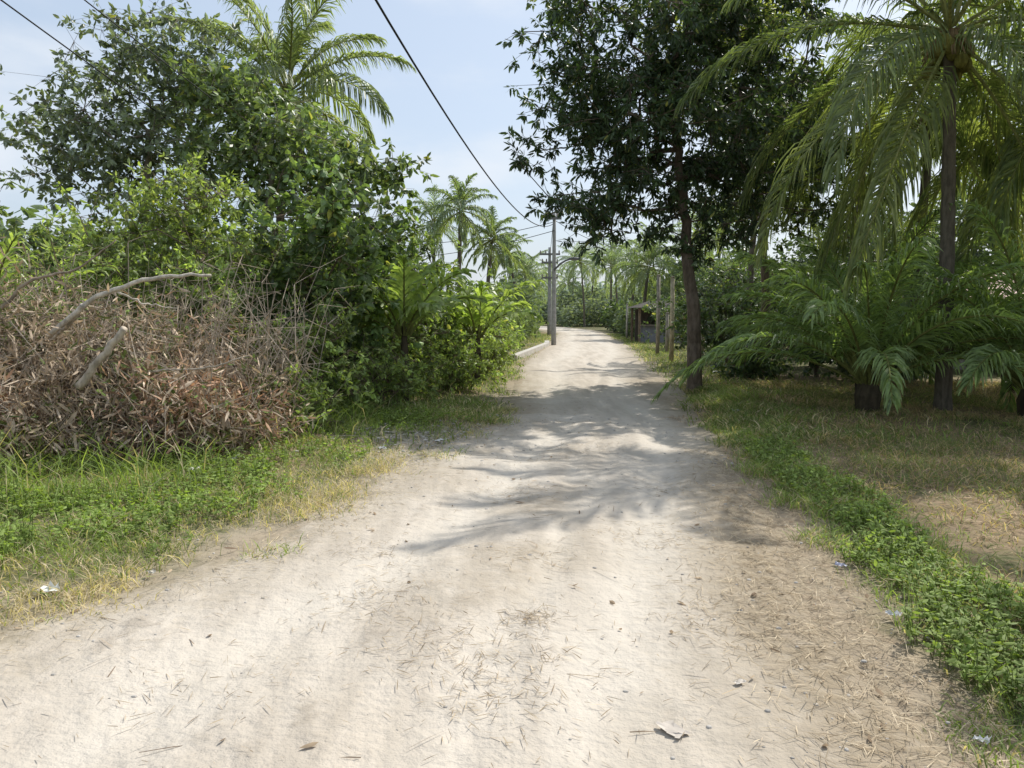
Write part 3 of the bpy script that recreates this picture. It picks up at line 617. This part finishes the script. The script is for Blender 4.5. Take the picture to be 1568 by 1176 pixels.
# ------------------------------------------------------------------ poles, wires, street lamp
def pole(name,x,y,h,r=.12,arms=(),lamp=None,col=(.34,.33,.31)):
    root=bpy.data.objects.new(name,None); bpy.context.scene.collection.objects.link(root)
    A=Acc(); s=np.linspace(0,1,8); tube(A,np.stack([x+0*s,y+0*s,-.2+(h+.2)*s],1),r*(1-.4*s),12,np.array(col),0); A.build("shaft",[CONC],True,root)
    if arms:
        A=Acc()
        for z,w in arms:
            box(A,(x-w,y-.2,z-.07),(x+w,y-.11,z+.07),np.array([.2,.19,.18]))
            for k in (-.9,-.4,.4,.9): 
                tube(A,[(x+k*w,y-.15,z+.07),(x+k*w,y-.15,z+.13),(x+k*w,y-.15,z+.27)],[.03,.06,.04],8,np.array([.3,.25,.22]),0)
        A.build("crossarm",[CONC],False,root)
    if lamp:
        z,w=lamp; A=Acc()
        tube(A,[(x,y-.1,z-.35),(x+w*.35,y-.15,z-.05),(x+w*.7,y-.2,z+.12),(x+w,y-.2,z+.2)],[.05,.05,.047,.045],8,np.array([.14,.14,.14]),0)
        sphere(A,(x+w+.2,y-.2,z+.21),.32,np.array([.14,.14,.14]),0,10,6,(1,.45,.28)); A.build("street_light_head",[MISC],True,root)
    return root
pole("utility_pole",2.1,39,6.6,.13,arms=((6.3,.35),),lamp=(4.1,.8))
pole("utility_pole",2.75,57,6.4,.17,arms=((5.9,.75),(5.3,.6),(4.2,.6)))
pole("utility_pole",-3.4,-5,7.0,.14,arms=((6.7,.5),))
pole("utility_pole",-7.2,31,6.2,.13,arms=((5.8,1.4),))
def wire(name,p,q,sag,r=.012,col=(.02,.02,.02)):
    s=np.linspace(0,1,40)[:,None]; P=np.array(p)*(1-s)+np.array(q)*s; P[:,2]-=(sag*4*s*(1-s))[:,0]
    A=Acc(); tube(A,P,r,6,np.array(col),0); A.build(name,[MISC],True)
wire("power_cable",(-3.2,-5,7.2),(2.0,38.9,6.0),1.95,.016)
wire("power_cable",(2.05,38.9,6.3),(2.75,56.8,6.0),.25,.014)
wire("power_cable",(-5.2,-5,6.1),(-8.55,30.8,6.0),.4,.011)
wire("power_cable",(-5.3,-5,6.3),(-5.95,30.8,6.0),.5,.009)
wire("power_cable",(2.0,38.9,6.1),(-7.5,44,5.4),.3,.016)
wire("power_cable",(2.1,38.9,5.7),(-7.5,46,4.8),.3,.016)
wire("power_cable",(2.15,39,6.2),(6.2,44,5.2),.2,.014)
for x,y,h,c in [(5.15,25,2.75,(.42,.36,.24)),(5.45,29,3.0,(.28,.25,.2)),(6.0,24.5,1.4,(.35,.3,.22)),(6.2,31,1.6,(.3,.27,.22)),(7.4,50,2.2,(.4,.38,.33)),(8.6,56,2.4,(.4,.38,.33))]:
    A=Acc(); tube(A,[(x,y,-.1),(x+.01,y,h*.5),(x,y,h)],[.075,.07,.065],10,np.array(c),0); 
    tube(A,[(x,y,h),(x,y,h+.02),(x,y,h+.05)],[.075,.075,.03],10,np.array(c)*.8,0)
    A.build("wooden_post",[BARK],True)
A=Acc(); ys=np.linspace(26.5,41,12); xs=np.interp(ys,[26.5,32,38,41],[.05,.85,1.72,1.85])
for i in range(11):
    p=np.array([xs[i],ys[i]]);q=np.array([xs[i+1],ys[i+1]])-(np.array([xs[i+1],ys[i+1]])-p)*.02
    V=[[p[0]-.12,p[1],-.05],[p[0]+.12,p[1],-.05],[q[0]+.12,q[1],-.05],[q[0]-.12,q[1],-.05],[p[0]-.12,p[1],.18],[p[0]+.12,p[1],.18],[q[0]+.12,q[1],.18],[q[0]-.12,q[1],.18]]
    A.add(V,[[0,3,2,1],[4,5,6,7],[0,1,5,4],[1,2,6,5],[2,3,7,6],[3,0,4,7]],np.array([.5,.47,.42]),0)
A.build("concrete_drain_edge",[CONC])
# roadside stall
root=bpy.data.objects.new("roadside_stall",None); bpy.context.scene.collection.objects.link(root)
A=Acc()
for px in (6.9,9.6):
    for py in (42,44.6): box(A,(px-.06,py-.06,0),(px+.06,py+.06,1.90),np.array([.2,.15,.1]))
A.build("posts",[BARK],False,root)
A=Acc(); 
V=[(6.6,41.6,1.92),(9.9,41.6,1.92),(9.9,45,1.92),(6.6,45,1.92),(7.6,43.2,2.3),(8.9,43.2,2.3)]
A.add(V,[[0,1,5,4],[2,3,4,5],[1,2,5,5],[3,0,4,4],[0,3,2,1]],np.array([.06,.052,.045]),0); A.build("roof",[BARK],False,root)
A=Acc(); box(A,(7.0,42.1,.0),(9.5,42.2,.95),np.array([.25,.25,.27])); box(A,(7.05,44.4,0),(9.5,44.5,1.85),np.array([.12,.1,.08])); box(A,(9.0,42.0,1.005),(9.4,42.3,1.5),np.array([.5,.12,.04])); box(A,(6.98,41.9,.955),(9.52,42.4,1.0),np.array([.3,.25,.2])); A.build("counter",[MISC],False,root)
def house(name,hx,hy,w,d,hw,hr,roofc,wallc):
    root=bpy.data.objects.new(name,None); bpy.context.scene.collection.objects.link(root)
    A=Acc(); box(A,(hx-w,hy-d,0),(hx+w,hy+d,hw),np.array(wallc)); A.build("walls",[CONC],False,root)
    e=.6; A=Acc(); V=[(hx-w-e,hy-d-e,hw-.05),(hx+w+e,hy-d-e,hw-.05),(hx+w+e,hy+d+e,hw-.05),(hx-w-e,hy+d+e,hw-.05),(hx-w*.8,hy,hr),(hx+w*.8,hy,hr)]
    A.add(V,[[0,1,5,4],[2,3,4,5],[1,2,5,5],[3,0,4,4],[0,3,2,1]],np.array(roofc),0); A.build("roof",[MISC],False,root)
    A=Acc()
    for wx in (-.7,.4): box(A,(hx+wx*w,hy-d-.03,hw*.42),(hx+wx*w+w*.3,hy-d+.1,hw*.82),np.array([.05,.06,.07]))
    A.build("windows",[MISC],False,root)
    A=Acc(); box(A,(hx-w*.16,hy-d-.03,0),(hx+w*.12,hy-d+.1,hw*.88),np.array([.16,.09,.05])); A.build("door",[MISC],False,root)
house("red_roofed_house",15.8,23.5,3,2,2.0,2.9,(.24,.075,.06),(.35,.32,.27))

# ------------------------------------------------------------------ light, sky, camera
S=Vector((.55,.57,.90)).normalized()
el=math.asin(S.z); az=math.atan2(S.x,S.y)
sl=bpy.data.lights.new("sun","SUN"); sl.energy=4.9; sl.angle=math.radians(.55); sl.color=(1,.965,.89)
so=bpy.data.objects.new("sun",sl); so.rotation_mode='QUATERNION'; so.rotation_quaternion=S.to_track_quat('Z','Y'); so.location=(20,20,30); bpy.context.scene.collection.objects.link(so)
w=bpy.data.worlds.new("World"); bpy.context.scene.world=w; w.use_nodes=True; nt=w.node_tree; nt.nodes.clear()
sk=N(nt,'ShaderNodeTexSky',sky_type='NISHITA'); sk.sun_disc=False; sk.sun_elevation=el; sk.sun_rotation=az; sk.air_density=1.0; sk.dust_density=2.6; sk.ozone_density=1.3
co=N(nt,'ShaderNodeTexCoord').outputs['Generated']
mp=N(nt,'ShaderNodeMapping'); mp.inputs['Scale'].default_value=(1,1,2.2); mp.inputs['Location'].default_value=(.35,.12,.25); nt.links.new(co,mp.inputs[0])
cn=noise(nt,mp.outputs[0],3.6,7,.52)
cf=mrange(nt,cn,.44,.70,.0,1.)
base=mixc(nt,.58,sk.outputs[0],(4.7,5.5,6.5))
c=mixc(nt,math_(nt,'MULTIPLY',cf,.7),base,(5.9,6.2,6.6))
bg=N(nt,'ShaderNodeBackground'); bg.inputs[1].default_value=.15; nt.links.new(c,bg.inputs[0])
o=N(nt,'ShaderNodeOutputWorld'); nt.links.new(bg.outputs[0],o.inputs[0])
cam=bpy.data.cameras.new("camera"); cam.sensor_width=36; cam.lens=27.2; cam.clip_start=.05; cam.clip_end=5000
cobj=bpy.data.objects.new("camera",cam); cobj.location=(0,0,1.6); cobj.rotation_euler=(math.radians(90-5.2),0,0); bpy.context.scene.collection.objects.link(cobj)
sc=bpy.context.scene; sc.camera=cobj
sc.view_settings.view_transform='Standard'; sc.view_settings.look='None'; sc.view_settings.exposure=0
